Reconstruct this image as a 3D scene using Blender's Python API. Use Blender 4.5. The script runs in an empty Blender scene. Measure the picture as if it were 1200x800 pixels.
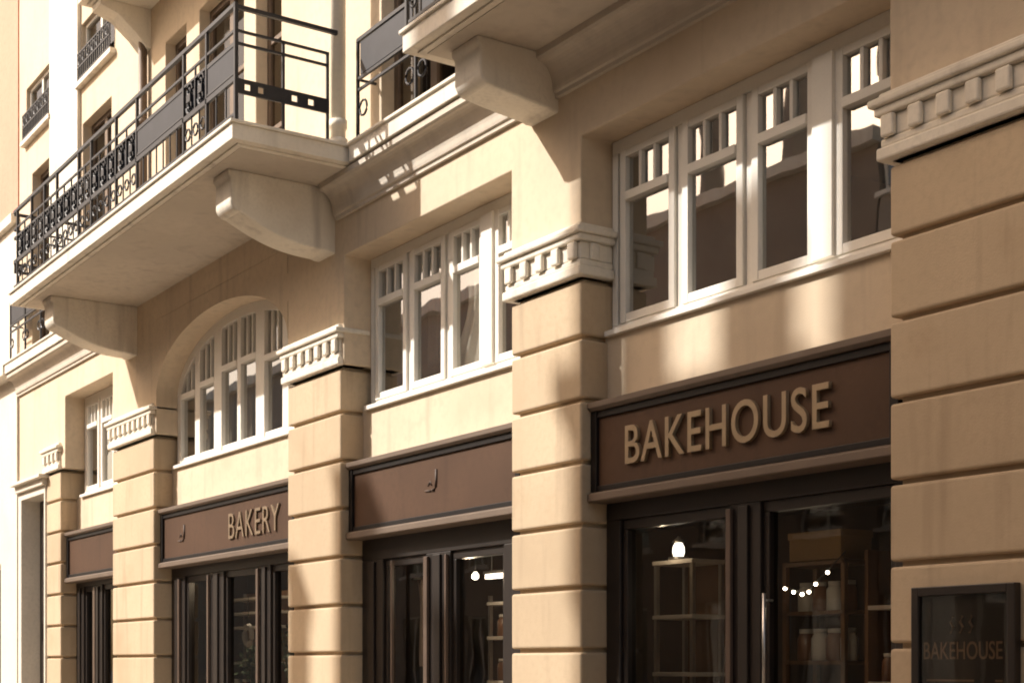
import bpy, math, random
from mathutils import Vector
random.seed(7)
S = bpy.context.scene
COL = S.collection
PI = math.pi

# ------------------------------------------------------------------ materials
def mat(name, col, rough=.8, metal=0.0, var=.12, nscale=3.0, bump=.15, bscale=60.0, fine=.06, stain=0.0, coat=0.0, spec=.4, blocks=0.0):
    m = bpy.data.materials.new(name); m.use_nodes = True
    nt = m.node_tree; N = nt.nodes; L = nt.links
    b = N['Principled BSDF']
    b.inputs['Roughness'].default_value = rough; b.inputs['Metallic'].default_value = metal
    b.inputs['Specular IOR Level'].default_value = spec
    tc = N.new('ShaderNodeTexCoord')
    def noise(scale, det=5, stretch=None):
        n = N.new('ShaderNodeTexNoise'); n.inputs['Scale'].default_value = scale; n.inputs['Detail'].default_value = det
        src = tc.outputs['Object']
        if stretch:
            mp = N.new('ShaderNodeMapping'); mp.inputs['Scale'].default_value = stretch
            L.new(src, mp.inputs[0]); src = mp.outputs[0]
        L.new(src, n.inputs['Vector']); return n
    def mixc(a, fac, colb, blend='MIX'):
        x = N.new('ShaderNodeMix'); x.data_type = 'RGBA'; x.blend_type = blend
        L.new(fac, x.inputs[0])
        if isinstance(a, tuple): x.inputs[6].default_value = a
        else: L.new(a, x.inputs[6])
        x.inputs[7].default_value = colb; return x.outputs[2]
    def ramp(o, lo, hi, a=0.0, c=1.0):
        r = N.new('ShaderNodeMapRange'); L.new(o, r.inputs[0])
        r.inputs[1].default_value = lo; r.inputs[2].default_value = hi; r.inputs[3].default_value = a; r.inputs[4].default_value = c
        return r.outputs[0]
    c4 = (*col, 1)
    o = mixc(c4, ramp(noise(nscale).outputs[0], .35, .7), tuple(x*(1-var) for x in col)+(1,))
    if fine: o = mixc(o, ramp(noise(nscale*14, 3).outputs[0], .45, .75, 0, 1), tuple(x*(1-fine*2.2) for x in col)+(1,))
    if stain:
        st = noise(1.0, 6, (5.0, 5.0, .55))
        o = mixc(o, ramp(st.outputs[0], .55, .78, 0, stain), tuple(x*q for x, q in zip(col, (.52, .5, .5)))+(1,))
        st2 = noise(.9, 7)
        o = mixc(o, ramp(st2.outputs[0], .56, .75, 0, stain*.8), tuple(x*q for x, q in zip(col, (.7, .64, .58)))+(1,))
    if blocks:                                             # each course of stone has a tone of its own
        sx = N.new('ShaderNodeSeparateXYZ'); L.new(tc.outputs['Object'], sx.inputs[0])
        dv = N.new('ShaderNodeMath'); dv.operation = 'MULTIPLY_ADD'; dv.inputs[1].default_value = 1/.506; dv.inputs[2].default_value = -.39; L.new(sx.outputs[2], dv.inputs[0])
        fl = N.new('ShaderNodeMath'); fl.operation = 'FLOOR'; L.new(dv.outputs[0], fl.inputs[0])
        oi = N.new('ShaderNodeObjectInfo'); ml = N.new('ShaderNodeMath'); ml.operation = 'MULTIPLY_ADD'; ml.inputs[1].default_value = 37.0; L.new(oi.outputs['Random'], ml.inputs[0]); L.new(fl.outputs[0], ml.inputs[2])
        wn = N.new('ShaderNodeTexWhiteNoise'); wn.noise_dimensions = '1D'; L.new(ml.outputs[0], wn.inputs['W'])
        o = mixc(o, ramp(wn.outputs[0], 0, 1, 0, blocks*2), tuple(x*q for x, q in zip(col, (.62, .58, .54)))+(1,))
    L.new(o, b.inputs['Base Color'])
    if bump:
        bp = N.new('ShaderNodeBump'); bp.inputs['Strength'].default_value = bump; bp.inputs['Distance'].default_value = .008
        L.new(noise(bscale, 6).outputs[0], bp.inputs['Height']); L.new(bp.outputs[0], b.inputs['Normal'])
    if coat: b.inputs['Coat Weight'].default_value = coat
    return m

def glass_mat(name, tint=(.8, .8, .78), boost=.10, wob=.0012, ior=1.6):
    m = bpy.data.materials.new(name); m.use_nodes = True
    nt = m.node_tree; N = nt.nodes; L = nt.links
    N.remove(N['Principled BSDF']); out = N['Material Output']
    tr = N.new('ShaderNodeBsdfTransparent'); tr.inputs[0].default_value = (*tint, 1)
    gl = N.new('ShaderNodeBsdfGlossy'); gl.inputs['Roughness'].default_value = .015; gl.inputs[0].default_value = (.95, .95, .95, 1)
    fr = N.new('ShaderNodeFresnel'); fr.inputs[0].default_value = ior
    ad = N.new('ShaderNodeMath'); ad.operation = 'ADD'; ad.inputs[1].default_value = boost; ad.use_clamp = True
    L.new(fr.outputs[0], ad.inputs[0])
    gm = N.new('ShaderNodeNewGeometry'); iv = N.new('ShaderNodeMath'); iv.operation = 'SUBTRACT'; iv.inputs[0].default_value = 1; L.new(gm.outputs['Backfacing'], iv.inputs[1])
    mu = N.new('ShaderNodeMath'); mu.operation = 'MULTIPLY'; L.new(ad.outputs[0], mu.inputs[0]); L.new(iv.outputs[0], mu.inputs[1])   # only the outer face of a pane mirrors
    mx = N.new('ShaderNodeMixShader'); L.new(mu.outputs[0], mx.inputs[0]); L.new(tr.outputs[0], mx.inputs[1]); L.new(gl.outputs[0], mx.inputs[2])
    tc = N.new('ShaderNodeTexCoord'); ns = N.new('ShaderNodeTexNoise'); ns.inputs['Scale'].default_value = 2.2; ns.inputs['Detail'].default_value = 1
    L.new(tc.outputs['Object'], ns.inputs['Vector'])
    bp = N.new('ShaderNodeBump'); bp.inputs['Strength'].default_value = 1.0; bp.inputs['Distance'].default_value = wob
    L.new(ns.outputs[0], bp.inputs['Height']); L.new(bp.outputs[0], gl.inputs['Normal'])
    L.new(mx.outputs[0], out.inputs[0]); return m

def emit_mat(name, col, s):
    m = bpy.data.materials.new(name); m.use_nodes = True
    b = m.node_tree.nodes['Principled BSDF']; b.inputs['Base Color'].default_value = (*col, 1)
    b.inputs['Emission Color'].default_value = (*col, 1); b.inputs['Emission Strength'].default_value = s; return m

M = dict(
    tan=mat('tan_stone', (.58, .455, .31), .88, var=.14, nscale=1.4, stain=.8, bump=.2, bscale=70, blocks=.26),
    cream=mat('cream_render', (.66, .54, .395), .88, var=.12, nscale=.9, stain=.45, bump=.18, bscale=70),
    trim=mat('painted_trim', (.80, .735, .625), .75, var=.12, nscale=2.0, stain=.75, bump=.2, bscale=40),
    soffit=mat('soffit_render', (.60, .53, .44), .85, var=.14, nscale=.8, stain=.4, bump=.2),
    white=mat('white_window_paint', (.84, .80, .72), .45, var=.06, nscale=5, bump=.05, fine=.03),
    brown=mat('brown_sign_paint', (.088, .047, .027), .62, var=.3, nscale=1.1, bump=.12, fine=.08, spec=.2, stain=.4),
    brownlite=mat('taupe_moulding', (.15, .108, .078), .55, var=.15, nscale=3, bump=.05),
    dark=mat('dark_joinery', (.019, .013, .010), .42, var=.3, nscale=6, bump=.05, spec=.5),
    edge=mat('black_sign_edge', (.010, .007, .006), .5, bump=0, spec=.25),
    darktrim=mat('bronze_edge', (.12, .085, .065), .35, var=.2, nscale=6, bump=.05),
    gold=mat('brass_letters', (.36, .27, .17), .42, metal=.3, var=.15, nscale=8, bump=.04),
    dullgold=mat('dull_brass_letters', (.25, .18, .115), .5, metal=.2, var=.2, nscale=8, bump=.04),
    tone=mat('tonal_emblem', (.066, .041, .029), .6, var=.1, bump=0),
    iron=mat('black_iron', (.018, .018, .022), .5, var=.3, nscale=20, bump=.1),
    panel=mat('grey_railing_sheet', (.022, .021, .026), .65, var=.4, nscale=5, bump=.08),
    door=mat('brown_door_wood', (.16, .11, .075), .55, var=.25, nscale=6, bump=.1),
    orange=mat('orange_render', (.66, .30, .21), .85, var=.08, nscale=1, stain=.2),
    pale=mat('pale_portal_stone', (.70, .64, .55), .8, var=.08, nscale=1.5, stain=.2),
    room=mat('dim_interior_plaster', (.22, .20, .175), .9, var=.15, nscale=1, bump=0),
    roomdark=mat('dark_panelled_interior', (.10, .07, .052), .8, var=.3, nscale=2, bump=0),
    wood=mat('shelf_wood', (.22, .12, .06), .55, var=.3, nscale=8, bump=.08),
    shelf=mat('white_shelf_edge', (.72, .66, .58), .5, bump=.03),
    cloth=mat('pale_pink_linen', (.72, .56, .48), .9, bump=.3, bscale=120),
    curtain=mat('white_curtain', (.82, .80, .75), .9, bump=.2, bscale=90),
    blind=mat('grey_slat_blind', (.36, .32, .28), .7, bump=.05),
    steel=mat('brushed_steel', (.55, .53, .50), .3, metal=.9, bump=.03),
    box=mat('brown_carton', (.33, .20, .09), .8),
    jar=mat('preserve_jar', (.24, .12, .07), .3, bump=0, coat=.5),
    jar2=mat('blue_tin', (.08, .16, .22), .35, bump=0),
    lid=mat('white_lid', (.7, .66, .6), .4, bump=0),
    leaf=mat('plant_leaf', (.045, .07, .03), .5, var=.4, nscale=10, bump=0),
    pot=mat('terracotta_pot', (.30, .15, .09), .8),
    asphalt=mat('asphalt', (.06, .058, .055), .9, var=.25, nscale=2, bump=.6, bscale=120),
    paving=mat('pale_paving', (.58, .50, .40), .85, var=.2, nscale=1.2, bump=.2, stain=.2),
    opp=mat('opposite_render', (.37, .33, .275), .85, var=.1, nscale=.6, stain=.3),
    opp2=mat('opposite_brick', (.30, .25, .20), .85, var=.2, nscale=1.2),
    roof=mat('slate_roof', (.10, .10, .11), .7),
    poster=mat('menu_poster', (.030, .028, .027), .6, var=.35, nscale=4, bump=0),
    dimtext=mat('menu_lettering', (.24, .16, .11), .6, bump=0),
    glass=glass_mat('window_glass', (.84, .83, .80), .24),
    shopglass=glass_mat('shop_glass', (.80, .78, .74), 0.0, .0012, 1.45),
    bulb=emit_mat('warm_bulb', (1.0, .86, .66), 22.0),
    lampglass=emit_mat('lit_lantern', (1.0, .93, .82), 2.5),
)

# ------------------------------------------------------------------ mesh builder
class MB:
    def __init__(s): s.v = []; s.f = []; s.sm = []
    def add(s, vs, fs, smooth=False):
        o = len(s.v); s.v += [tuple(p) for p in vs]
        for q in fs: s.f.append(tuple(o+i for i in q)); s.sm.append(smooth)
        return s
    def box(s, x0, x1, y0, y1, z0, z1):
        if x0 > x1: x0, x1 = x1, x0
        if y0 > y1: y0, y1 = y1, y0
        if z0 > z1: z0, z1 = z1, z0
        return s.add([(x0,y0,z0),(x1,y0,z0),(x1,y1,z0),(x0,y1,z0),(x0,y0,z1),(x1,y0,z1),(x1,y1,z1),(x0,y1,z1)],
              [(3,2,1,0),(4,5,6,7),(0,1,5,4),(1,2,6,5),(2,3,7,6),(3,0,4,7)])
    def prism_x(s, prof, x0, x1, smooth=False):       # prof: (y,z) loop
        n = len(prof); vs = [(x0,y,z) for y,z in prof]+[(x1,y,z) for y,z in prof]
        fs = [(i,(i+1)%n,n+(i+1)%n,n+i) for i in range(n)]+[tuple(range(n-1,-1,-1)),tuple(range(n,2*n))]
        return s.add(vs, fs)
    def prism_y(s, prof, y0, y1):                     # prof: (x,z) loop
        n = len(prof); vs = [(x,y0,z) for x,z in prof]+[(x,y1,z) for x,z in prof]
        fs = [(i,n+i,n+(i+1)%n,(i+1)%n) for i in range(n)]+[tuple(range(n)),tuple(range(2*n-1,n-1,-1))]
        return s.add(vs, fs)
    def tube(s, pts, r, n=6, closed=False):
        pts = [Vector(p) for p in pts]; m = len(pts); rings = []
        for i, p in enumerate(pts):
            if closed: d = pts[(i+1)%m]-pts[i-1]
            else: d = pts[min(i+1,m-1)]-pts[max(i-1,0)]
            d.normalize(); up = Vector((0,0,1)) if abs(d.z) < .9 else Vector((1,0,0))
            a = d.cross(up).normalized(); b = d.cross(a).normalized()
            rr = r if not isinstance(r, (list, tuple)) else r[i]
            rings.append([p+a*(rr*math.cos(2*PI*k/n))+b*(rr*math.sin(2*PI*k/n)) for k in range(n)])
        vs = [q for R in rings for q in R]; fs = []
        for i in range(m if closed else m-1):
            j = (i+1) % m
            for k in range(n): fs.append((i*n+k, i*n+(k+1)%n, j*n+(k+1)%n, j*n+k))
        if not closed: fs += [tuple(range(n-1,-1,-1)), tuple((m-1)*n+k for k in range(n))]
        return s.add(vs, fs, n > 6)
    def lathe(s, c, prof, n=14):                      # prof: (r,z)
        vs = []; fs = []; m = len(prof)
        for r, z in prof:
            for k in range(n): vs.append((c[0]+r*math.cos(2*PI*k/n), c[1]+r*math.sin(2*PI*k/n), c[2]+z))
        for i in range(m-1):
            for k in range(n): fs.append((i*n+k, i*n+(k+1)%n, (i+1)*n+(k+1)%n, (i+1)*n+k))
        fs += [tuple(range(n-1,-1,-1)), tuple((m-1)*n+k for k in range(n))]
        return s.add(vs, fs, True)
    def grid_wall(s, x0, x1, z0, z1, ops, yf, yb):
        xs = sorted({x0,x1}|{min(max(v,x0),x1) for o in ops for v in o[:2]}); zs = sorted({z0,z1}|{min(max(v,z0),z1) for o in ops for v in o[2:]})
        nx, nz = len(xs)-1, len(zs)-1
        def solid(i, k):
            if i < 0 or k < 0 or i >= nx or k >= nz: return False
            cx, cz = (xs[i]+xs[i+1])/2, (zs[k]+zs[k+1])/2
            return not any(a < cx < b and c < cz < d for a, b, c, d in ops)
        idx = {}; vs = []; fs = []
        def V(x, y, z):
            key = (round(x,4), round(y,4), round(z,4))
            if key not in idx: idx[key] = len(vs); vs.append((x,y,z))
            return idx[key]
        for i in range(nx):
            for k in range(nz):
                if not solid(i,k): continue
                a,b,c,d = xs[i],xs[i+1],zs[k],zs[k+1]
                fs.append((V(a,yf,c),V(b,yf,c),V(b,yf,d),V(a,yf,d))); fs.append((V(a,yb,c),V(a,yb,d),V(b,yb,d),V(b,yb,c)))
                if not solid(i-1,k): fs.append((V(a,yf,c),V(a,yf,d),V(a,yb,d),V(a,yb,c)))
                if not solid(i+1,k): fs.append((V(b,yf,c),V(b,yb,c),V(b,yb,d),V(b,yf,d)))
                if not solid(i,k-1): fs.append((V(a,yf,c),V(a,yb,c),V(b,yb,c),V(b,yf,c)))
                if not solid(i,k+1): fs.append((V(a,yf,d),V(b,yf,d),V(b,yb,d),V(a,yb,d)))
        return s.add(vs, fs)
    def build(s, name, m, parent=None, origin=None, bevel=0.0, seg=2):
        o_w = Vector(origin) if origin is not None else (Vector(root_loc(parent)) if parent else Vector((0,0,0)))
        me = bpy.data.meshes.new(name); me.from_pydata([tuple(Vector(p)-o_w) for p in s.v], [], s.f); me.update()
        for p, q in zip(me.polygons, s.sm): p.use_smooth = q
        me.materials.append(M[m] if isinstance(m, str) else m)
        o = bpy.data.objects.new(name, me); COL.objects.link(o)
        if parent: o.parent = parent
        else: o.location = o_w
        if bevel:
            b = o.modifiers.new('bevel', 'BEVEL'); b.width = bevel; b.segments = seg; b.limit_method = 'ANGLE'; b.angle_limit = math.radians(40)
        return o
def root_loc(o):
    while o.parent: o = o.parent
    return o.location
def tag(o, label, cat, group=None, kind=None):
    if label: o['label'] = label
    if cat: o['category'] = cat
    if group: o['group'] = group
    if kind: o['kind'] = kind
    return o
def thing(name, loc, label, cat, group=None):
    o = bpy.data.objects.new(name, None); o.empty_display_size = .2; COL.objects.link(o); o.location = loc
    return tag(o, label, cat, group)
def lettering(txt, name, parent, x0, x1, z0, z1, y, m, depth=.02, bold=0.0, spacing=1.0):
    cu = bpy.data.curves.new(name, 'FONT'); cu.body = txt; cu.size = 1; cu.extrude = .02; cu.offset = bold; cu.space_character = spacing; cu.resolution_u = 6
    t = bpy.data.objects.new(name, cu); COL.objects.link(t)
    bpy.context.view_layer.update()
    me = bpy.data.meshes.new_from_object(t.evaluated_get(bpy.context.evaluated_depsgraph_get()))
    COL.objects.unlink(t); bpy.data.objects.remove(t); bpy.data.curves.remove(cu)
    xs = [v.co.x for v in me.vertices]; ys = [v.co.y for v in me.vertices]; zs = [v.co.z for v in me.vertices]
    lx, hx, ly, hy, lz, hz = min(xs), max(xs), min(ys), max(ys), min(zs), max(zs)
    r = Vector(root_loc(parent))
    for v in me.vertices:
        c = v.co
        v.co = Vector((x0+(c.x-lx)/(hx-lx)*(x1-x0), y-(c.z-lz)/(hz-lz)*depth, z0+(c.y-ly)/(hy-ly)*(z1-z0)))-r
    me.materials.clear(); me.materials.append(M[m]); me.name = name
    o = bpy.data.objects.new(name, me); COL.objects.link(o); o.parent = parent; return o

# ------------------------------------------------------------------ facade layout (metres)
PIERS = [(-24.3,-23.54), (-21.0,-19.3), (-15.03,-13.74), (-10.52,-9.51), (-6.28,3.0)]
BAYS = [(-23.54,-21.0), (-19.3,-15.03), (-13.74,-10.52), (-9.51,-6.28)]
JOINTS = [.2, .70, 1.21, 1.715, 2.22, 2.725, 3.23, 3.73, 4.235]
XL, XR, ZT = -25.95, 3.0, 14.6
building = thing('bakery_building', (-14.5, 0, 0), 'tan and cream stone building with brown shopfronts, rusticated piers and iron balconies', 'building')

# street
MB().box(-400, 400, -400, 400, -.5, -.004).build('ground', 'asphalt').__setitem__('kind', 'structure')
MB().box(-90, 60, -11.0, -3.2, -.004, .004).build('road', 'asphalt').__setitem__('kind', 'structure')
pv = MB()
pv.box(-90, 60, -3.2, .6, -.004, .13); pv.build('pavement', 'paving', bevel=.01).__setitem__('kind', 'structure')
MB().box(-90, 60, -14.4, -11.0, -.004, .13).build('pavement', 'paving', bevel=.01).__setitem__('kind', 'structure')

# main wall above the capitals
DOORS = [(-25.15,-24.05), (-22.4,-21.05), (-18.85,-18.1), (-17.65,-16.25), (-15.9,-15.2), (-12.85,-11.3), (-9.0,-7.4)]
ATTIC = [(-25.5,-24.0), (-22.45,-20.93), (-9.0,-7.4), (-12.85,-11.3)]
AX0, AX1, AZ, AB = -19.2, -15.03, 5.24, .80
ops = [(-23.3,-21.0,4.6,5.845), (AX0,AX1,4.6,6.25), (-13.66,-10.52,4.6,5.845), (-9.51,-6.28,4.6,5.845)]
ops += [(a,b,6.78,9.88) for a,b in DOORS]+[(a,b,10.5,11.42) for a,b in ATTIC]+[(-17.65,-16.25,10.75,13.6)]
w = MB().grid_wall(XL, XR, 4.72, ZT, ops, 0, .45)
ac, ah = (AX0+AX1)/2, (AX1-AX0)/2; n = 40; e = []
for i in range(n+1):
    t = PI-PI*i/n; e.append((ac+ah*math.cos(t), AZ+AB*math.sin(t)))
w.build('wall', 'cream', building, bevel=.012)
sp = MB()
vs = []; fs = []
for x, z in e: vs += [(x,0,z),(x,0,6.25),(x,.45,z),(x,.45,6.25)]
for i in range(n):
    a, b = 4*i, 4*(i+1)
    fs += [(a,b,b+1,a+1),(b+2,a+2,a+3,b+3),(a+2,b+2,b,a)]
sp.add(vs, fs); sp.build('arch_spandrel', 'cream', building)

# rusticated piers with dentilled capitals
for (a, b) in PIERS:
    p = MB(); zs = JOINTS+[4.70]; g = .018
    p.box(a+.05, b-.05, .05, .5, 0, 4.72)
    p.box(a-.03, b+.03, -.04, .5, 0, JOINTS[0]-g)
    for z0, z1 in zip(zs[:-1], zs[1:]): p.box(a, b, 0, .46, z0+g, z1-g)
    po = p.build('pier', 'tan', building, bevel=.02, seg=3)
    c = MB(); o_ = .06
    c.box(a-o_, b+o_, -o_, .30, 4.72, 4.80); c.box(a-o_+.02, b+o_-.02, -o_+.02, .30, 4.80, 4.855)
    c.box(a-.03, b+.03, -.03, .30, 4.855, 4.995)
    nd = max(3, round((b-a+.14)/.215)); st = (b-a+.14)/nd
    for i in range(nd):
        x = a-.07+st*(i+.5); c.box(x-.05, x+.05, -.075, -.033, 4.855, 4.99)
    for sx in (a, b):
        sg = -1 if sx == a else 1
        c.box(sx+sg*.028, sx+sg*.06, .06, .15, 4.855, 4.99)
    c.box(a-o_-.01, b+o_+.01, -o_-.01, .30, 4.995, 5.05); c.box(a-o_-.04, b+o_+.04, -o_-.04, .30, 5.05, 5.10)
    c.box(a-.05, b+.05, -.05, .30, 5.10, 5.14)
    c.build('capital', 'trim', po, bevel=.014)

# panels under the mezzanine windows
for (a, b) in BAYS:
    MB().box(a-.04, b+.04, .27, .5, 3.4, 4.27).build('spandrel_panel', 'cream', building)

# white mezzanine windows
def casements(a, b, nl, z0=4.30, zt=5.36, z1=5.80, post=None):
    f = MB(); g = MB()
    f.box(a, b, .225, .42, z0-.045, z0)                     # sill
    f.box(a, b, .31, .40, z0, z0+.05); f.box(a, b, .31, .40, z1-.06, z1+.045)
    f.box(a, a+.07, .31, .40, z0+.05, z1-.06); f.box(b-.07, b, .31, .40, z0+.05, z1-.06)
    W = (b-a-.14)/nl
    for i in range(nl):
        x0, x1 = a+.07+W*i, a+.07+W*(i+1)
        if i:
            wd = .095 if (post is not None and i == post) else .035
            f.box(x0-wd, x0+wd, .27 if post == i else .325, .40, z0+.05, z1-.06)
        l, r = x0+.045, x1-.045
        if post is not None and i == post: l += .05
        if post is not None and i == post-1: r -= .05
        s = .07
        f.box(l, l+s, .298, .38, z0+.05, z1-.06); f.box(r-s, r, .298, .38, z0+.05, z1-.06)
        f.box(l+s, r-s, .30, .38, z0+.05, z0+.12); f.box(l+s, r-s, .30, .38, z1-.12, z1-.06)
        f.box(l+s, r-s, .285, .38, zt-.035, zt+.035)
        for k in (1, 2):
            x = l+s+(r-l-2*s)*k/3; f.box(x-.017, x+.017, .305, .36, zt+.035, z1-.12)
        g.box(l+s-.01, r-s+.01, .342, .348, z0+.10, z1-.10)
    fo = f.build('window', 'white', building, bevel=.006)
    g.build('pane', 'glass', fo)
casements(-9.50, -6.285, 4, post=3)
casements(-13.65, -10.53, 4, post=3)
casements(-23.29, -21.01, 3)

# arched window
f = MB(); g = MB(); z0 = 4.30
def ez(x, inset=0.0):
    u = max(-1, min(1, (x-ac)/(ah-inset))); return AZ+(AB-inset)*math.sqrt(max(0, 1-u*u))
f.box(AX0, AX1, .225, .42, z0-.045, z0)
vs = []; fs = []
for i in range(n+1):
    t = PI-PI*i/n
    for ins, y in ((0,.30),(.13,.30),(.13,.40),(0,.40)):
        vs.append((ac+(ah-ins)*math.cos(t), y, AZ+(AB-ins)*math.sin(t)))
for i in range(n):
    a, b = 4*i, 4*(i+1); fs += [(a,a+1,b+1,b),(a+1,a+2,b+2,b+1),(a+2,a+3,b+3,b+2)]
f.add(vs, fs)
f.box(AX0, AX0+.13, .30, .40, z0, AZ); f.box(AX1-.13, AX1, .30, .40, z0, AZ)
f.box(AX0+.13, AX1-.13, .31, .40, z0, z0+.09)
def vert(x, w_, y): f.box(x-w_/2, x+w_/2, y, .40, z0, min(ez(x-w_/2,.06), ez(x+w_/2,.06)))
for x, w_, y in ((ac-.66,.25,.296),(ac+.66,.25,.296),(ac,.11,.306),(ac-1.37,.17,.303),(ac+1.37,.17,.303)): vert(x, w_, y)
for a, b, z in ((AX0+.13,ac-1.45,5.18),(ac-1.29,ac-.785,5.24),(ac-.535,ac-.055,5.33),(ac+.055,ac+.535,5.33),(ac+.785,ac+1.29,5.24),(ac+1.45,AX1-.13,5.18)):
    f.box(a, b, .291, .39, z, z+.075)
    for k in (1, 2):
        x = a+(b-a)*k/3
        if ez(x,.1) > z+.15: f.box(x-.016, x+.016, .32, .37, z+.075, ez(x,.08))
fo = f.build('arched_window', 'white', building, bevel=.006)
gp = [(AX0+.05, z0+.04)]+[(ac+(ah-.06)*math.cos(PI-PI*i/n), AZ+(AB-.06)*math.sin(PI-PI*i/n)) for i in range(n+1)]+[(AX1-.05, z0+.04)]
g.prism_y(gp[::-1], .35, .356); g.build('pane', 'glass', fo)

# cornice and ledges with curved underside
def cornice(a, b, yp=.25):
    prof = [(.02,6.24),(-.035,6.24),(-.035,6.275),(-.055,6.285)]
    for i in range(9):
        t = i/8*PI/2; prof.append((-.06-(yp-.11)*(1-math.cos(t)), 6.31+.20*math.sin(t)))
    prof += [(-yp+.03,6.53),(-yp+.03,6.585),(.02,6.585)]
    MB().prism_x(prof[::-1], a, b).build('cornice', 'soffit', building)
cornice(-13.80, XR); cornice(XL, -20.35)
def slab_prof(yp): return [(.02,6.59),(-yp+.09,6.59),(-yp+.09,6.605),(-yp,6.605),(-yp,6.755),(-yp-.025,6.76),(-yp-.025,6.79),(.02,6.79)]
def ledge(a, b):
    o = MB().prism_x(slab_prof(.25)[::-1], a, b).build('ledge', 'trim', building, bevel=.006); return o
ledge_mid = ledge(-13.07, -10.55); ledge_far = ledge(XL, -21.1)

# balconies
def bracket(parent, x, yp, zb, zf):
    """scrolled console, near face at x, .40 wide"""
    prof = [(.02,6.588),(.02,zb),(-.06,zb),(-.10,zb+.015)]
    r = .10
    for i in range(1, 15):
        t = i/15; prof.append((-.10-(yp-.20)*t, zb+.015+(zf-zb)*(t*.75+.25*t*t)-.05*math.sin(t*PI)*(zf-zb > .15)))
    for i in range(9):
        t = -PI/2-i*PI/16; prof.append((-yp+r+r*math.cos(t), zf+r+.015+r*math.sin(t)))
    prof += [(-yp,6.50),(-yp-.03,6.53),(-yp-.03,6.588)]
    m = MB().prism_x(prof[::-1], x-.40, x)
    return m.build('bracket', 'trim', parent, bevel=.02, seg=3)

def slab(a, b, yp):
    m = MB()
    ins = [(.09,6.59,6.606),(0,6.606,6.758),(-.025,6.758,6.79)]
    for d, za, zb in ins: m.box(a+d, b-d, -yp+d, .02, za, zb)
    return m.build('balcony', 'trim', building, bevel=.008)

def ring(m, cx, cy, cz, r, th, axis='y', n=12):
    pts = []
    for k in range(n):
        t = 2*PI*k/n
        pts.append((cx+r*math.cos(t), cy, cz+r*math.sin(t)) if axis == 'y' else (cx, cy+r*math.cos(t), cz+r*math.sin(t)))
    m.tube(pts, th, 5, closed=True)
def scroll(m, cx, cy, cz, r, th, sgn=1, up=1):
    pts = []
    for k in range(15):
        t = k/14; a = t*PI*2.6; rr = r*(1-.78*t); pts.append((cx+sgn*rr*math.cos(a), cy, cz+up*rr*math.sin(a)))
    m.tube(pts, th, 5)
def front_rail(m, pn, a, b, y, style='full'):
    ZR = (7.90, 7.66, 7.54, 7.20, 6.86)
    for z in (ZR[0],): m.box(a, b, y-.02, y+.02, z-.02, z+.02)
    for z in ZR[1:3]: m.box(a, b, y-.011, y+.011, z-.012, z+.012)
    m.box(a, b, y-.016, y+.016, 7.175, 7.225); m.box(a, b, y-.012, y+.012, 6.85, 6.875)
    x = b; k = 0
    mods = [(.72,'p'),(.62,'d'),(1.42,'p'),(.70,'d'),(.9,'d'),(.5,'s'),(.9,'d'),(.55,'d'),(.6,'s'),(.7,'d')]
    m.box(b-.018, b+.018, y-.018, y+.018, 6.79, 7.92)
    while x-mods[k%10][0] > a-.05:
        wd, ty = mods[k % 10]; xa = x-wd
        m.box(xa-.016, xa+.016, y-.016, y+.016, 6.79, 7.90)
        if ty == 'p':
            pn.append((xa+.03, x-.03, y-.006, y+.006, 7.24, 7.53))
            m.box(xa+.02, x-.02, y-.012, y-.008, 7.24, 7.26); m.box(xa+.02, x-.02, y-.012, y-.008, 7.51, 7.53)
        elif ty == 'o':
            for i in range(1, 4): m.box(xa+wd*i/4-.007, xa+wd*i/4+.007, y-.007, y+.007, 7.2, 7.54)
        else:
            if ty == 'd': pn.append((xa+.03, x-.03, y+.012, y+.02, 7.24, 7.53))
            q = max(2, int(wd/.28))
            for i in range(q):
                cx = xa+wd*(i+.5)/q
                scroll(m, cx, y, 7.46, .085, .015, 1, 1); scroll(m, cx, y, 7.30, .085, .015, -1, -1)
                m.box(cx-.05, cx+.05, y-.02, y+.02, 7.34, 7.42)
            for i in range(q+1): m.box(xa+wd*i/q-.009, xa+wd*i/q+.009, y-.009, y+.009, 7.2, 7.66)
        q = max(2, int(wd/.2))
        for i in range(q):
            cx = xa+wd*(i+.5)/q
            if ty in 'ds': ring(m, cx, y, 7.02, .06, .011)
            m.box(xa+wd*i/q-.007, xa+wd*i/q+.007, y-.007, y+.007, 6.875, 7.18)
        x = xa; k += 1
def side_rail(m, x, y0, y1, band=True):
    m.box(x-.02, x+.02, y0, y1+.09, 7.862, 7.90)
    for z in (7.655, 7.535): m.box(x-.011, x+.011, y0, y1, z-.012, z+.012)
    if not band: return
    t = .012                                               # band with square piercings
    m.box(x-t, x+t, y0, y1, 7.06, 7.098); m.box(x-t, x+t, y0, y1, 7.162, 7.20)
    L_ = y1-y0; holes = [.12, .26, .62, .80]; e_ = 0; last = y0
    for h in holes:
        c_ = y0+L_*h; m.box(x-t, x+t, last, c_-.032, 7.098, 7.162); last = c_+.032
    m.box(x-t, x+t, last, y1, 7.098, 7.162)
    for yy in (y0+L_*.5, y1-.015): m.box(x-.013, x+.013, yy-.013, yy+.013, 6.79, 7.66)

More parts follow.
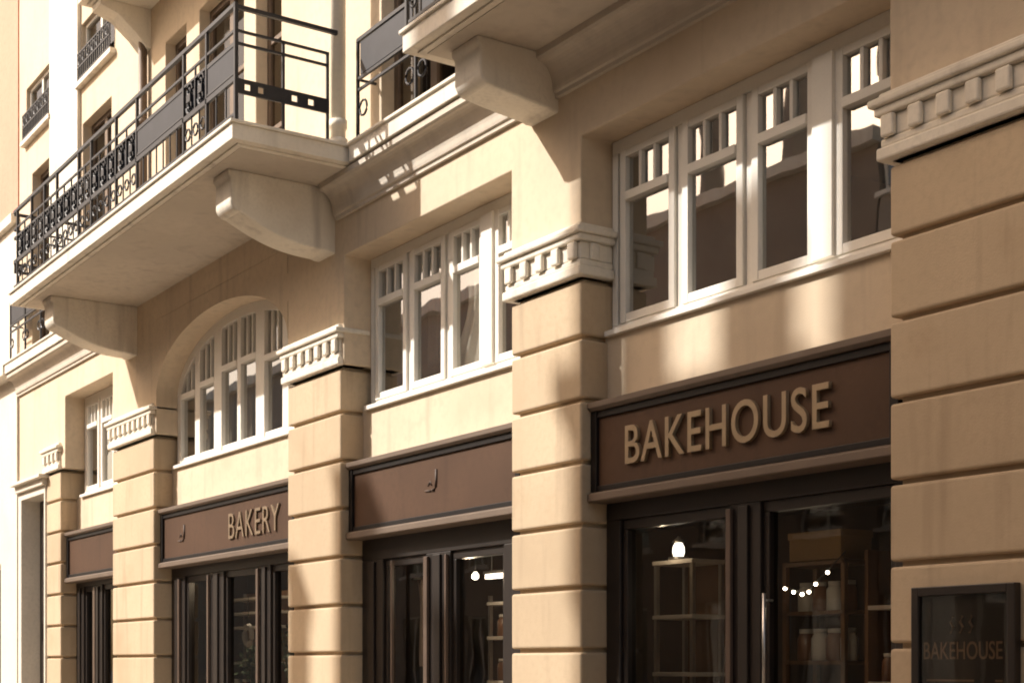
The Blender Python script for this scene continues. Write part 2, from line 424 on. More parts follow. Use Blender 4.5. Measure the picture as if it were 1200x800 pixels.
BYL = 1.475
bal = slab(-20.95, -13.1, BYL)
MB().box(-20.80, -13.25, -BYL+.15, .0, 6.586, 6.592).build('soffit', 'soffit', bal)
bracket(bal, -13.86, 1.17, 5.91, 6.16); bracket(bal, -19.95, 1.17, 5.91, 6.16)
m = MB(); pn = []
front_rail(m, pn, -20.9, -13.13, -BYL+.05); side_rail(m, -13.13, -BYL+.05, -.44); side_rail(m, -20.92, -BYL+.05, -.02)
ro = m.build('railing', 'iron', bal); [MB().box(*q).build('railing_panel', 'panel', bal) for q in pn]

BYR = 1.08
bal2 = slab(-10.51, 2.9, BYR)
MB().box(-10.36, 2.7, -BYR+.15, -.02, 6.584, 6.592).build('soffit', 'soffit', bal2)
bracket(bal2, -9.82, .76, 6.13, 6.2); bracket(bal2, -4.3, .76, 6.13, 6.2); bracket(bal2, 2.2, .76, 6.13, 6.2)
m = MB(); pn = []
front_rail(m, pn, -10.48, 2.85, -BYR+.05); side_rail(m, -10.48, -BYR+.05, -.26, False)
m.build('railing', 'iron', bal2); [MB().box(*q).build('railing_panel', 'panel', bal2) for q in pn]

def ledge_rail(par, a, b):
    m = MB(); pn = []; y = -.21
    for z, t in ((7.77,.018),(7.39,.014),(7.28,.012)): m.box(a, b, y-t, y+t, z-t, z+t)
    k = max(1, round((b-a)/.95))
    for i in range(k+1):
        x = a+(b-a)*i/k; m.box(x-.014, x+.014, y-.014, y+.014, 6.79, 7.78)
        if i < k: pn.append((x+.06, x+(b-a)/k-.06, y-.005, y+.005, 7.42, 7.74))
    for x in (a, b):
        for z in (7.77, 7.39): m.box(x-.011, x+.011, y, -.005, z-.011, z+.011)
    for i in range(5*k):
        cx = a+(b-a)*(i+.5)/(5*k)
        if i % 5 == 0 or i % 5 == 4: ring(m, cx, y, 7.08, .075, .012)
    m.build('railing', 'iron', par); [MB().box(*q).build('railing_panel', 'panel', par) for q in pn]
ledge_rail(ledge_mid, -12.95, -10.65); ledge_rail(ledge_far, -25.7, -21.2)

# upper-floor slab, pilaster and downpipes
b3 = MB()
for d, za, zb in [(.10,10.53,10.57),(0,10.57,10.70),(-.03,10.70,10.76)]: b3.box(-19.9+d, -14.1-d, -.85+d, .02, za, zb)
bal3 = b3.build('balcony', 'trim', building, bevel=.008)
for x in (-19.4, -14.3):
    MB().prism_x([(.02,10.528),(-.7,10.528),(-.7,10.44),(-.45,10.36),(-.2,10.16),(-.05,10.0),(.02,10.0)], x-.34, x).build('bracket', 'trim', bal3, bevel=.01)
m = MB(); pn = []
for z in (11.75, 11.1, 10.86): m.box(-19.8, -14.2, -.80, -.77, z-.013, z+.013)
for i in range(40): m.box(-19.8+5.6*i/39-.009, -19.8+5.6*i/39+.009, -.794, -.776, 10.76, 11.75)
m.build('railing', 'iron', bal3)
MB().box(-23.96, -22.48, -.06, .0, 6.79, ZT).build('pilaster', 'trim', building, bevel=.01)
def downpipe(x, y, z0, z1, r, mm):
    m = MB().tube([(x,y,z0),(x,y,z1)], r, 14)
    for z in range(int(z0)+1, int(z1), 2): m.tube([(x,y,z-.04),(x,y,z+.04)], r+.015, 14)
    m.tube([(x,y,z0-.0),(x,y,z0+.06)], r+.02, 14)
    return m.build('downpipe', mm, building)
downpipe(-13.2, -.30, 6.79, ZT, .075, 'trim'); downpipe(-19.5, -.08, 6.79, 10.5, .06, 'door')
MB().box(XL-.1, XR+.1, -.35, .5, ZT, ZT+.35).build('roof_cornice', 'trim', building, bevel=.02)
MB().prism_x([(-.3,ZT+.35),(5.5,ZT+2.3),(5.5,ZT+.35)], XL, XR).build('roof', 'roof', building)

# balcony doors and attic windows
def leaf_window(name, a, b, z0, z1, y, mm, lites=2, nb=2, rail=.08):
    f = MB(); g = MB()
    f.box(a, b, y, y+.07, z1-rail, z1); f.box(a, b, y, y+.07, z0, z0+rail*1.2)
    for i in range(lites+1):
        x = a+(b-a)*i/lites; l = max(a, x-rail*.75); r = min(b, x+rail*.75)
        if i == 0: l, r = a, a+rail
        if i == lites: l, r = b-rail, b
        f.box(l, r, y+.003, y+.067, z0+rail*1.2, z1-rail)
    for k in range(1, nb+1):
        z = z0+(z1-z0)*k/(nb+1); f.box(a+rail, b-rail, y+.01, y+.06, z-.03, z+.03)
    g.box(a+.04, b-.04, y+.032, y+.038, z0+.05, z1-.05)
    o = f.build(name, mm, building, bevel=.005); g.build('pane', 'shopglass', o); return o
for a, b in DOORS: leaf_window('balcony_door', a, b, 6.79, 9.88, .14, 'door', 2 if b-a > .9 else 1, 2)
leaf_window('balcony_door', -17.65, -16.25, 10.77, 13.6, .22, 'door')
for a, b in ATTIC:
    o = leaf_window('window', a, b, 10.52, 11.42, .06, 'white', 2, 0, .05)
    m = MB().box(a-.08, b+.08, -.09, .2, 10.44, 10.515)
    m.build('sill', 'trim', o, bevel=.006)
    m = MB()
    for z in (10.54, 10.72, 10.93): m.box(a, b, -.075, -.05, z, z+.022)
    for i in range(17): x = a+.01+(b-a-.02)*i/16; m.box(x-.011, x+.011, -.072, -.053, 10.515, 10.95)
    for i in range(7): ring(m, a+(b-a)*(i+.5)/7, -.0625, 10.83, .075, .013)
    m.build('guard_rail', 'iron', o)

# portal at the far end
m = MB().grid_wall(XL, -24.33, 0, 4.55, [(-25.75,-24.40,-1,4.42)], -.02, 1.1)
m.box(XL, -24.30, -.08, .4, 4.55, 4.718); m.box(XL, -24.2, -.16, .02, 4.66, 4.715)
m.build('portal', 'pale', building, bevel=.008)
m = MB().box(-25.75, -24.40, .30, .38, .13, 4.42); m.box(-25.6, -25.12, .275, .30, .4, 2.0); m.box(-25.04, -24.55, .275, .30, .4, 2.0); m.box(-25.6,-24.55,.275,.30,2.3,4.2)
do = m.build('entrance_door', 'dark', building, bevel=.008)
MB().tube([(-25.02,.26,1.1),(-25.02,.26,1.5)], .015, 8).build('handle', 'steel', do)

# interiors (shells behind the glass)
m = MB()
def room(m, x0, x1, y0, y1, z0, z1):
    m.add([(x0,y0,z0),(x1,y0,z0),(x1,y1,z0),(x0,y1,z0),(x0,y0,z1),(x1,y0,z1),(x1,y1,z1),(x0,y1,z1)],
          [(0,1,2,3),(7,6,5,4),(2,1,5,6),(3,2,6,7),(0,3,7,4)])
sh = MB()
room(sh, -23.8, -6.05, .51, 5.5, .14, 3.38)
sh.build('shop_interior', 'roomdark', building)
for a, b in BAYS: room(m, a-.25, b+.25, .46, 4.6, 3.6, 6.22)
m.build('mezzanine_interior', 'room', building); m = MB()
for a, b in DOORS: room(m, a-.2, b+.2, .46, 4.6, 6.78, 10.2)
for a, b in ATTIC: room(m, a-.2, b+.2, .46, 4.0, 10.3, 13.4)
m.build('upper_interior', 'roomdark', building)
MB().box(XL, XR, 5.6, 5.8, 0, ZT).build('rear_wall', 'cream', building)

# shopfronts: list of (x0,x1) solid members, panes fill the gaps
def shopfront(a, b, members, head, thin, door=None):
    f = MB(); g = MB(); t = MB()
    f.box(a, b, .25, .42, head, 2.905); f.box(a, b, .25, .40, .13, .55)
    ms = sorted(members); prev = None; lights = []
    for x0, x1 in ms:
        f.box(x0, x1, .25, .38, .55, head)
        w_ = x1-x0
        if w_ > .2: f.box(x0+w_*.35, x0+w_*.65, .225, .25, .55, head-.02)
        if prev is not None: lights.append((prev, x0))
        prev = x1
    for l, r in lights:
        f.box(l, r, .28, .37, head-.08, head); f.box(l, r, .28, .37, .55, .63)
        f.box(l, l+.06, .28, .37, .63, head-.08); f.box(r-.06, r, .28, .37, .63, head-.08)
        g.box(l+.05, r-.05, .322, .328, .6, head-.05)
    o = f.build('shopfront', 'dark', building, bevel=.006); g.build('pane', 'shopglass', o)
    for x, wd in thin: MB().box(x, x+wd, .215, .247, .56, head-.03).build('edge_strip', 'darktrim', o, bevel=.004)
    return o
sf1 = shopfront(-9.50, -6.29, [(-9.50,-9.32),(-8.02,-7.70),(-6.46,-6.29)], 2.76, [(-8.03,.05)])
m = MB().tube([(-7.61,.20,1.25),(-7.61,.20,2.10)], .014, 8)
for z in (1.3, 2.05): m.tube([(-7.61,.20,z),(-7.61,.28,z)], .01, 8)
m.build('door_handle', 'steel', sf1)
sf2 = shopfront(-13.73, -10.53, [(-13.73,-13.28),(-12.40,-11.95),(-11.02,-10.53)], 2.68, [(-13.06,.03),(-12.40,.07),(-12.0,.03)])
sf3 = shopfront(-19.29, -15.04, [(-19.29,-18.8),(-17.9,-17.47),(-16.35,-16.05),(-15.3,-15.04)], 2.78, [(-18.98,.05),(-17.95,.05),(-16.4,.06)])
sf4 = shopfront(-23.53, -21.01, [(-23.53,-23.15),(-22.62,-22.25),(-21.3,-21.01)], 2.83, [(-22.6,.10)])

# ------------------------------------------------------------------ signs
def sign(a, b, label, z0=3.0, z1=3.6):
    t = thing('shop_sign', ((a+b)/2, .12, 2.9), label, 'shop sign', 'brown fascia signs over the shopfronts')
    MB().box(a+.03, b-.03, .12, .26, z0, z1).build('panel', 'brown', t)
    f = MB(); f.box(a, a+.075, .09, .26, 2.985, 3.63); f.box(b-.075, b, .09, .26, 2.985, 3.63)
    f.box(a+.075, b-.075, .10, .26, z1-.025, 3.63); f.box(a+.075, b-.075, .10, .26, 2.985, z0+.03)
    f.build('frame', 'edge', t, bevel=.004)
    m = MB().prism_x([(.26,3.632),(.08,3.632),(.055,3.655),(.055,3.70),(.26,3.722)][::-1], a, b); m.build('top_moulding', 'brownlite', t, bevel=.004)
    m = MB().prism_x([(.26,2.90),(.075,2.90),(.055,2.91),(.055,2.965),(.09,2.982),(.26,2.982)][::-1], a, b); m.build('bottom_moulding', 'brownlite', t, bevel=.004)
    return t
s1 = sign(-9.50, -6.29, 'brown fascia sign with full word BAKEHOUSE in brass letters')
lettering('BAKEHOUSE', 'lettering', s1, -9.05, -6.88, 3.16, 3.465, .118, 'gold', .03, .006, 1.08)
s2 = sign(-13.73, -10.53, 'brown fascia sign with only a small tonal emblem, left of the BAKEHOUSE sign')
def emblem(t, x, z, s=1.0):
    m = MB(); pts = [(x+.10*s, .117, z+.15*s),(x+.10*s,.117,z+.02*s),(x+.09*s,.117,z-.05*s),(x+.05*s,.117,z-.09*s),(x,.117,z-.09*s)]
    m.tube(pts, .017*s, 8); m.tube([(x-.16*s,.117,z-.085*s),(x-.03*s,.117,z-.095*s)], .012*s, 8)
    m.tube([(x-.10*s,.117,z-.03*s),(x-.04*s,.117,z+.02*s),(x-.01*s,.117,z-.03*s)], .010*s, 8)
    m.build('emblem', 'tone', t)
emblem(s2, -12.06, 3.33, .8)
s3 = sign(-19.29, -15.04, 'brown fascia sign below the arched window with brass letters at its right end')
lettering('BAKERY', 'lettering', s3, -16.95, -15.48, 3.14, 3.45, .118, 'dullgold', .02, -.006, 1.1)
emblem(s3, -18.55, 3.31, .85)
s4 = sign(-23.53, -21.01, 'short plain brown fascia sign over the narrowest far left shopfront')

mb = thing('menu_case', (-5.68, 0, 1.0), 'dark wall mounted menu case reading BAKEHOUSE on the right hand pier', 'menu board')
f = MB(); a, b, z0, z1 = -6.06, -5.31, 1.0, 2.065
for q in ((a,a+.055,z0,z1),(b-.055,b,z0,z1),(a+.055,b-.055,z1-.055,z1),(a+.055,b-.055,z0,z0+.055)): f.box(q[0], q[1], -.06, -.002, q[2], q[3])
f.build('frame', 'dark', mb, bevel=.006)
MB().box(a+.05, b-.05, -.022, -.006, z0+.05, z1-.05).build('poster', 'poster', mb)
lettering('BAKEHOUSE', 'lettering', mb, -5.99, -5.42, 1.63, 1.735, -.0225, 'dimtext', .003, .006)
m = MB()
for i, dx in enumerate((-.09, -.02, .05)): m.tube([(-5.70+dx,-.024,1.785),(-5.68+dx,-.024,1.82),(-5.70+dx,-.024,1.85),(-5.68+dx,-.024,1.885)], .008, 6)
m.build('steam_mark', 'dimtext', mb)
m = MB()
for i in range(9):
    z = 1.50-i*.045; m.box(-5.97, -5.62+.1*math.sin(i*2.3), -.0245, -.0225, z, z+.012); m.box(-5.47, -5.42, -.0245, -.0225, z, z+.012)
m.build('price_lines', 'dimtext', mb)
MB().box(a+.053, b-.053, -.040, -.037, z0+.053, z1-.053).build('glass', 'shopglass', mb)

# ------------------------------------------------------------------ inside the shops
def shelf_unit(x0, x1, y0, y1, zs, label, top):
    t = thing('shelf_unit', ((x0+x1)/2, (y0+y1)/2, .14), label, 'shelf')
    for x in (x0, x1-.035):
        for y in (y0, y1-.035): MB().box(x, x+.035, y, y+.035, .14, top).build('post', 'steel', t)
    for z in zs: MB().box(x0-.01, x1+.01, y0-.01, y1, z, z+.035).build('shelf', 'shelf', t, bevel=.004)
    MB().box(x0, x1, y1, y1+.015, .14, top).build('back_board', 'wood', t)
    return t
shelf_unit(-9.75, -9.25, .95, 1.3, (.5, 1.0, 1.5, 1.98, 2.44), 'narrow pale edged shelf unit behind the left pane under BAKEHOUSE', 2.47)
t = thing('lantern', (-9.58, 1.08, 2.475), 'lit glass lantern on top of the narrow shelf unit', 'lantern')
MB().lathe((-9.58,1.08,2.475), [(.085,0),(.09,.02),(.085,.035)]).build('base', 'steel', t)
MB().lathe((-9.58,1.08,2.51), [(.04,0),(.052,.04),(.048,.09),(.03,.12)]).build('globe', 'lampglass', t)
MB().lathe((-9.58,1.08,2.63), [(.05,0),(.055,.01),(.02,.04),(.008,.06)]).build('cap', 'steel', t)

def bottle(x, y, z, mm, h, label, group):
    t = thing('jar', (x,y,z), label, 'jar', group); r = h*.28
    MB().lathe((x,y,z), [(r*.9,0),(r,.01),(r,h*.7),(r*.75,h*.82),(r*.7,h*.86)], 12).build('body', mm, t)
    MB().lathe((x,y,z+h*.86), [(r*.78,0),(r*.78,h*.14)], 12).build('lid', 'lid', t)
wl = thing('wall_shelf', (-7.0,.9,1.2), 'pale wall shelving of jars behind the door pane beside the menu case', 'shelf')
for z in (1.05, 1.45, 1.98): MB().box(-7.15, -6.35, .75, 1.0, z, z+.03).build('shelf', 'shelf', wl)
m = MB(); m.box(-7.18,-7.15,.75,1.0,.14,2.4); m.box(-6.35,-6.32,.75,1.0,.14,2.4); m.box(-7.15,-6.35,1.0,1.015,.14,2.4); m.build('carcass', 'wood', wl)
for i, (z, lev) in enumerate(((1.08,'lower'),(1.48,'middle'))):
    for k in range(5):
        x = -7.05+.15*k; mm = ('jar','jar2','jar','box','jar')[k] if i else ('jar2','box','jar','jar','jar2')[k]
        bottle(x, .86, z, mm, .2+.03*((k*7) % 3), 'white lidded jar in the %s row of the jar shelving behind the door' % lev, 'jars on the shelving in the %s row' % lev)
t = thing('string_lights', (-7.95, .9, 2.2), 'string of small warm bulbs sagging across the door pane', 'string lights')
pts = [(-8.25,.9,2.23),(-8.12,.9,2.19),(-8.03,.9,2.16),(-7.94,.9,2.14),(-7.87,.9,2.155),(-7.80,.9,2.21),(-7.68,.9,2.29),(-7.5,.9,2.42)]
MB().tube(pts, .004, 5).build('cable', 'iron', t)
for (x, y, z) in pts[:7]: MB().lathe((x,y,z-.028), [(.004,0),(.012,.006),(.014,.014),(.009,.024)], 8).build('bulb', 'bulb', t)
t = thing('carton', (-8.5, 1.6, 2.43), 'brown cardboard carton on a high bracket inside the BAKEHOUSE doorway', 'box')
MB().box(-8.79, -8.22, 1.6, 1.95, 2.44, 2.66).build('body', 'box', t, bevel=.006); MB().box(-8.8, -8.21, 1.59, 1.96, 2.62, 2.675).build('lid', 'box', t, bevel=.004)
t = thing('wall_rack', (-8.5, 1.7, .14), 'dark wooden rack holding up the brown carton', 'rack')
for x in (-8.85, -8.2):
    for y in (1.58, 1.93): MB().box(x, x+.04, y, y+.04, .14, 2.435).build('post', 'wood', t)
for z in (.6, 1.1, 1.6, 2.0, 2.40): MB().box(-8.85, -8.16, 1.58, 1.97, z, z+.03).build('shelf', 'wood', t)
for k in range(4): bottle(-8.72+.16*k, 1.72, 2.03, 'jar' if k % 2 else 'lid', .24, 'jar on the dark rack just under the brown carton', 'jars under the carton')
for k in range(4): bottle(-8.72+.16*k, 1.72, 1.63, 'lid' if k % 2 else 'jar', .26, 'jar on the lower board of the dark rack behind the door', 'jars on the lower board')

def lamp(x, y, z, e):
    l = bpy.data.lights.new('shop_lamp_or_fill', 'POINT'); l.energy = e; l.color = (1, .82, .6); l.shadow_soft_size = .012
    o = bpy.data.objects.new('shop_lamp_or_fill', l); COL.objects.link(o); o.location = (x, y, z)
lamp(-9.45, .80, 2.60, 1.5); lamp(-7.94, .85, 2.13, .9); lamp(-12.09, .555, 2.44, 6); lamp(-18.0, .75, 2.75, 14)  # last one has no fixture: fill light added to brighten the arch-bay shop

# middle shop
t = thing('hanging_banner', (-13.28,.72,1.5), 'long pale pink cloth hanging behind the left pane of the middle shop', 'cloth')
m = MB(); vs = []; fs = []
for i in range(13):
    z = 2.48-i*.075
    for k in range(7):
        x = -13.37+.035*k+.03*math.sin(i*.35)-(.0 if i < 6 else -.012*(i-6)); vs.append((x, .72+.025*math.sin(k*1.9+i*.25), z))
for i in range(12):
    for k in range(6): fs.append((i*7+k, i*7+k+1, (i+1)*7+k+1, (i+1)*7+k))
m.add(vs, fs, True); o = m.build('cloth', 'cloth', t); o.modifiers.new('solid', 'SOLIDIFY').thickness = .006
MB().tube([(-13.45,.72,2.5),(-13.1,.72,2.5)], .012, 8).build('rod', 'steel', t)
t = thing('pendant_lamp', (-12.05,.60,2.4), 'small lit pendant lamp in the right pane of the middle shop', 'lamp')
MB().tube([(-12.05,.60,2.49),(-12.05,.60,3.38)], .006, 6).build('cord', 'iron', t); MB().lathe((-12.05,.60,2.42), [(.015,0),(.035,.02),(.035,.05),(.015,.08)]).build('shade', 'lampglass', t)
t = thing('strip_lamp', (-12.0,.95,2.45), 'short lit strip lamp hung across the right pane of the middle shop', 'lamp')
MB().box(-12.38,-11.7,.92,.98,2.455,2.50).build('tube', 'lampglass', t)
m = MB(); m.box(-12.4,-11.68,.91,.99,2.502,2.53)
for x in (-12.3,-11.8): m.tube([(x,.95,2.53),(x,.95,3.38)], .005, 6)
m.build('housing', 'steel', t)
shelf_unit(-12.6, -11.4, 1.1, 1.4, (.5,.95,1.4,1.85,2.2), 'wide shelf unit of jars behind the right pane of the middle shop', 2.3)
for lev, z in (('top',1.89),('second',1.44)):
    for k in range(6): bottle(-12.5+.19*k, 1.22, z, ('jar','lid','box')[k%3], .22+.03*(k%2), 'jar on the %s stocked board of the wide shelf unit' % lev, 'jars on the %s board of the wide shelf unit' % lev)

# arch-bay shop
shelf_unit(-19.9, -18.3, 1.3, 1.6, (.6,1.1,1.6,2.1,2.3,2.5), 'broad pale shelf unit in the shop below the arched window', 2.62)
for k in range(5): bottle(-19.75+.28*k, 1.42, 1.14, ('lid','jar','jar2')[k%3], .25, 'jar on the low board of the broad pale shelf unit', 'jars on the broad pale shelf unit')
def plant(x, y, z, h, label, seed):
    R_ = random.Random(seed)
    t = thing('potted_plant', (x,y,z), label, 'plant')
    MB().lathe((x,y,z), [(.12,0),(.16,.22),(.175,.22),(.175,.27),(.15,.27)], 14).build('pot', 'pot', t)
    m = MB(); st = MB()
    for i in range(16):
        a = R_.uniform(0,2*PI); rr = R_.uniform(.05,.32); hh = R_.uniform(.5,1)*h
        tip = Vector((x+rr*math.cos(a), y+rr*math.sin(a)*.6, z+.27+hh)); st.tube([(x,y,z+.2),((x+tip.x)/2,(y+tip.y)/2,z+.3+hh*.55),tip], .006, 5)
        for k in range(16):
            p = Vector((x,y,z+.27)).lerp(tip, R_.uniform(.35,1.02))+Vector((R_.uniform(-.07,.07),R_.uniform(-.07,.07),R_.uniform(-.06,.06)))
            d = Vector((R_.uniform(-1,1),R_.uniform(-1,1),R_.uniform(-.5,.6))).normalized()*R_.uniform(.05,.1); s_ = d.cross(Vector((0,0,1))).normalized()*.03
            m.add([p, p+d*.5+s_, p+d, p+d*.5-s_], [(0,1,2,3)])
    st.build('stem', 'leaf', t); m.build('foliage', 'leaf', t)
t = thing('plant_stand', (-17.2,.8,.14), 'low dark plant stand inside the shop below the arched window', 'stand')
MB().box(-18.3,-16.2,.6,1.05,1.0,1.04).build('top', 'wood', t)
for x in (-18.25,-16.3):
    for y in (.63,.98): MB().box(x, x+.04, y, y+.04, .14, 1.0).build('leg', 'wood', t)
plant(-17.85, .82, 1.04, .62, 'bushy potted plant left of centre on the low plant stand', 3); plant(-16.7, .82, 1.04, 1.15, 'tall potted plant at the right end of the low plant stand', 5)
t = thing('wreath', (-17.5,.6,1.97), 'round pale wreath hanging behind the pane below the arched window', 'wreath')
m = MB(); ring(m, -17.5, .6, 1.97, .12, .035, 'y', 18); m.build('ring', 'shelf', t); MB().tube([(-17.5,.6,2.09),(-17.5,.6,3.37)], .004, 5).build('cord', 'iron', t)

# curtains and blinds behind the mezzanine windows
def curtain(x0, x1, y, z0, z1, label, mm='curtain', gather=0.0, grp=None):
    m = MB(); vs = []; fs = []; nx = 28; nz = 12
    for i in range(nz+1):
        v = i/nz; z = z1+(z0-z1)*v
        k_ = 1-gather*math.sin(min(1, v*1.15)*PI)**1.0 if gather else 1
        for k in range(nx+1):
            u = k/nx; x = x1-(x1-x0)*(1-u)*k_; vs.append((x, y+.03*math.sin(u*nx*.9)+.01*math.sin(u*9+v*3), z))
    for i in range(nz):
        for k in range(nx): fs.append((i*(nx+1)+k, i*(nx+1)+k+1, (i+1)*(nx+1)+k+1, (i+1)*(nx+1)+k))
    m.add(vs, fs, True)
    t = thing('curtain', ((x0+x1)/2,y,z1), label, 'curtain', grp)
    o = m.build('cloth', mm, t); o.modifiers.new('solid', 'SOLIDIFY').thickness = .004
    MB().tube([(x0-.03,y,z1+.015),(x1+.03,y,z1+.015)], .012, 8).build('rod', 'steel', t)
curtain(-12.28, -11.5, .44, 4.34, 5.72, 'white curtain swept aside in the third light of the middle window', gather=.45)
curtain(-12.85, -12.62, .55, 4.6, 5.72, 'narrow pale curtain hanging in the second light of the middle window', 'blind')
for i, (x0, x1, q) in enumerate(((-19.0,-18.6,'outermost left'),(-18.3,-17.85,'second from left'),(-17.5,-17.2,'left of the centre bar'),(-17.05,-16.65,'right of the centre bar'))):
    curtain(x0, x1, .56, 4.36, 5.3+.12*min(i,2), 'grey drape in the arched window, %s' % q, 'blind', grp='drapes in the arched window')

# ------------------------------------------------------------------ neighbours
def townhouse(name, x0, x1, yf, yb, h, mm, label, storeys, cols, faces=1, roof=True):
    t = thing(name, ((x0+x1)/2, yf, 0), label, 'building')
    ops = []; W = (x1-x0)/cols
    for k in range(storeys):
        zb = 1.0+k*3.3 if k else .6
        for c in range(cols):
            xc = x0+W*(c+.5); ops.append((xc-.6, xc+.6, zb, min(zb+(2.3 if k else 2.4), h-.6)))
    d = .35 if faces > 0 else -.35
    w = MB().grid_wall(x0, x1, 0, h, ops, min(yf,yf+d), max(yf,yf+d)); w.box(x0, x1, yf+d, yb, 0, h) if False else None
    o = w.build('wall', mm, t)
    s = MB(); s.box(x0, x0+.3, yf+d, yb, 0, h); s.box(x1-.3, x1, yf+d, yb, 0, h); s.box(x0, x1, yb, yb+.2*faces, 0, h)
    s.build('side_wall', mm, t)
    for (a, b, c, e_) in ops:
        f = MB(); yy = yf+d*.55
        f.box(a, a+.07, yy, yy+.05, c, e_); f.box(b-.07, b, yy, yy+.05, c, e_); f.box(a+.07, b-.07, yy, yy+.05, e_-.07, e_); f.box(a+.07, b-.07, yy, yy+.05, c, c+.07)
        f.box((a+b)/2-.04, (a+b)/2+.04, yy+.004, yy+.046, c+.07, e_-.07)
        f.box(a-.08, b+.08, yf-.10*faces, yf+d*.5, c-.09, c-.004)
        fo = f.build('window', 'white', t); MB().box(a+.05, b-.05, yy+.022, yy+.028, c+.05, e_-.05).build('pane', 'glass', fo)
    m = MB()
    room(m, x0+.32, x1-.32, *( (yf+.4, yb-.3) if faces > 0 else (yb+.3, yf-.4)), .05, h-.3)
    MB().box(x0-.05, x1+.05, min(yf-.25*faces,yf+.3*faces), max(yf-.25*faces,yf+.3*faces), h, h+.3).build('cornice', 'trim', t)
    if roof: MB().box(x0, x1, min(yf+.3*faces,yb), max(yf+.3*faces,yb), h-.02, h+.12).build('roof', 'roof', t)
    return t
nb = thing('neighbouring_building', (-33, 0, 0), 'orange rendered neighbour with a pale lower storey at the far left edge', 'building')
no = [(-28.6,-27.2,6.9,9.2),(-32.6,-31.2,6.9,9.2),(-28.6,-27.2,10.8,12.9),(-32.6,-31.2,10.8,12.9)]
MB().grid_wall(-42, XL, 9.35, 16, no, -.02, .4).build('upper_wall', 'orange', nb)
MB().grid_wall(-42, XL, 0, 9.35, no+[(-29,-27,0,3.4),(-34,-32,.6,3.4)], -.04, .4).build('lower_wall', 'pale', nb)
m = MB().box(-42, XL, -.14, .0, 9.25, 9.42); m.box(-42, XL, -.28, .0, 6.59, 6.79); m.build('string_course', 'trim', nb, bevel=.01)
for a, b, c, d in no:
    f = MB()
    f.box(a, a+.08, .2, .27, c, d); f.box(b-.08, b, .2, .27, c, d); f.box(a+.08, b-.08, .2, .27, d-.08, d); f.box(a+.08, b-.08, .2, .27, c, c+.08); f.box((a+b)/2-.05, (a+b)/2+.05, .203, .267, c+.08, d-.08)
    fo = f.build('window', 'white', nb); MB().box(a+.05, b-.05, .232, .238, c+.05, d-.05).build('pane', 'glass', fo)
m = MB(); room(m, -41, XL-.3, .45, 4, 0, 16); m.build('interior', 'room', nb); MB().box(-42, XL, .4, 6, 16, 16.3).build('roof', 'roof', nb)

OY = -14.4  # row out of view; heights and gaps shaped to cast the facade's shadow patches
o1 = townhouse('townhouse', -62, -29.5, OY, OY-8, 11.9, 'opp', 'long cream townhouse across the street to the left', 3, 9, -1)
o2 = townhouse('townhouse', -29.45, -20.1, OY, OY-8, 11.9, 'opp2', 'low stone townhouse with added shadow-casting stacks across the street from the shops', 3, 3, -1)
o5 = townhouse('townhouse', -20.05, -17.65, OY, OY-8, 17.9, 'opp', 'five storey cream townhouse across the street between low and tall ones, unseen and sized to shade the facade', 5, 2, -1)
o3 = townhouse('townhouse', -17.6, -13.6, OY, OY-9, 23.0, 'opp', 'tall narrow cream townhouse across the street to the right, unseen and sized to shade the right pier', 6, 2, -1)
o4 = townhouse('townhouse', -13.55, 14, OY, OY-8, 11.0, 'opp', 'low cream townhouse across the street right of the tall one', 3, 8, -1)
def add_shade_stack(par, x, y, wdt, top, base=11.9, dpt=.5):  # added unseen stacks, sized to drop thin shadow bands on the facade
    m = MB().box(x-wdt/2, x+wdt/2, y-dpt, y, base, top); m.box(x-wdt/2-.05, x+wdt/2+.05, y-dpt-.05, y+.05, top, top+.15); m.build('shade_stack', 'opp2', par)
for x, wd, top in ((-19.8,.30,20.6),(-18.5,.44,19.6)): add_shade_stack(o5, x, OY+.0, wd, top, 17.9)
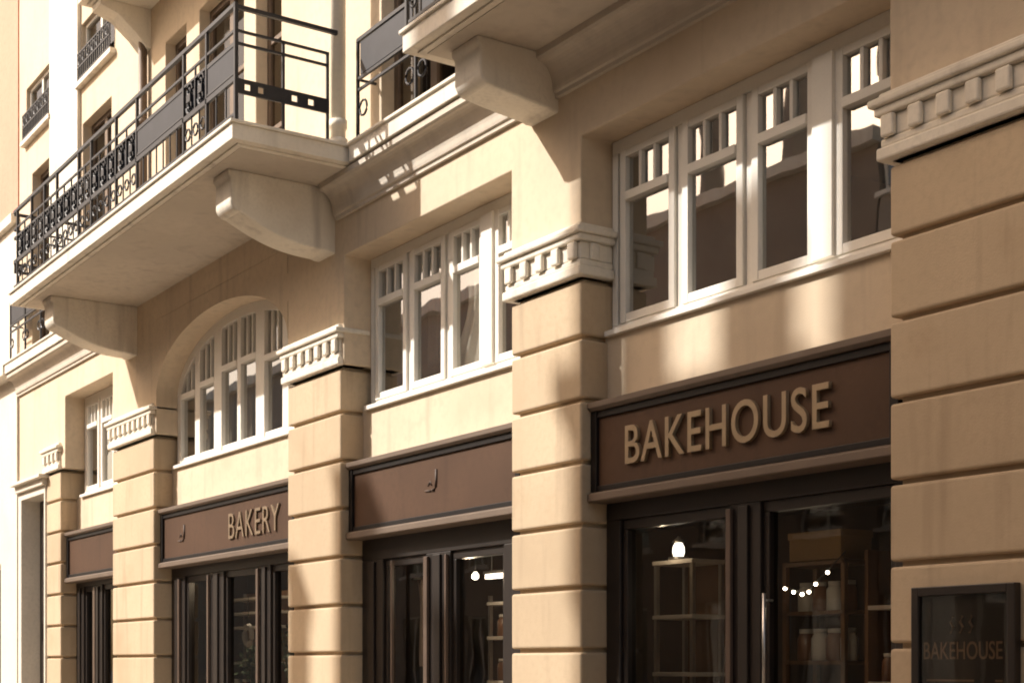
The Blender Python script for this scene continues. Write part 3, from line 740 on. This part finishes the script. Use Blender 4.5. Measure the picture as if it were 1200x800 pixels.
for x, wd, top in ((-24.05,.4,17.9),(-25.3,.2,17.0),(-22.6,.3,16.6)): add_shade_stack(o2, x, OY+.0, wd, top)

# ------------------------------------------------------------------ camera, light
cam = bpy.data.cameras.new('camera'); co = bpy.data.objects.new('camera', cam); COL.objects.link(co); S.camera = co
f_px = 1719.0; cam.sensor_width = 36; cam.lens = 36*f_px/1200; cam.shift_y = (778-400)/1200; cam.clip_end = 2000
yaw = math.atan2(600+545, f_px)
fwd = Vector((-math.cos(yaw), math.sin(yaw), 0))
co.location = (0, -7, 1.6); co.rotation_euler = fwd.to_track_quat('-Z', 'Y').to_euler()

sd = Vector((-.72, -1.0, 1.0)).normalized()
el = math.asin(sd.z); rot = math.atan2(sd.x, sd.y)
W = bpy.data.worlds.new('World'); S.world = W; W.use_nodes = True
nt = W.node_tree; bg = nt.nodes['Background']
sky = nt.nodes.new('ShaderNodeTexSky'); sky.sky_type = 'NISHITA'; sky.sun_disc = False; sky.sun_elevation = el; sky.sun_rotation = rot % (2*PI)
sky.dust_density = 4.0; sky.air_density = 1.0; sky.ozone_density = .6
wm = nt.nodes.new('ShaderNodeMix'); wm.data_type = 'RGBA'; wm.blend_type = 'MULTIPLY'; wm.inputs[0].default_value = 1; wm.inputs[7].default_value = (1.0, .83, .66, 1)
nt.links.new(sky.outputs[0], wm.inputs[6]); nt.links.new(wm.outputs[2], bg.inputs[0]); bg.inputs[1].default_value = .135   # warm hazy city sky
sl = bpy.data.lights.new('sun', 'SUN'); sl.energy = 3.5; sl.angle = math.radians(.6); sl.color = (1, .96, .90)
so = bpy.data.objects.new('sun', sl); COL.objects.link(so); so.rotation_euler = (-sd).to_track_quat('-Z', 'Y').to_euler(); so.location = (0,0,30)

S.render.engine = 'CYCLES'
S.cycles.filter_width = 1.9; S.cycles.max_bounces = 8; S.cycles.diffuse_bounces = 5; S.cycles.transparent_max_bounces = 12
S.view_settings.view_transform = 'Standard'; S.view_settings.look = 'None'; S.view_settings.exposure = 1.0; S.view_settings.gamma = 1
S.render.resolution_x = 1024; S.render.resolution_y = 682
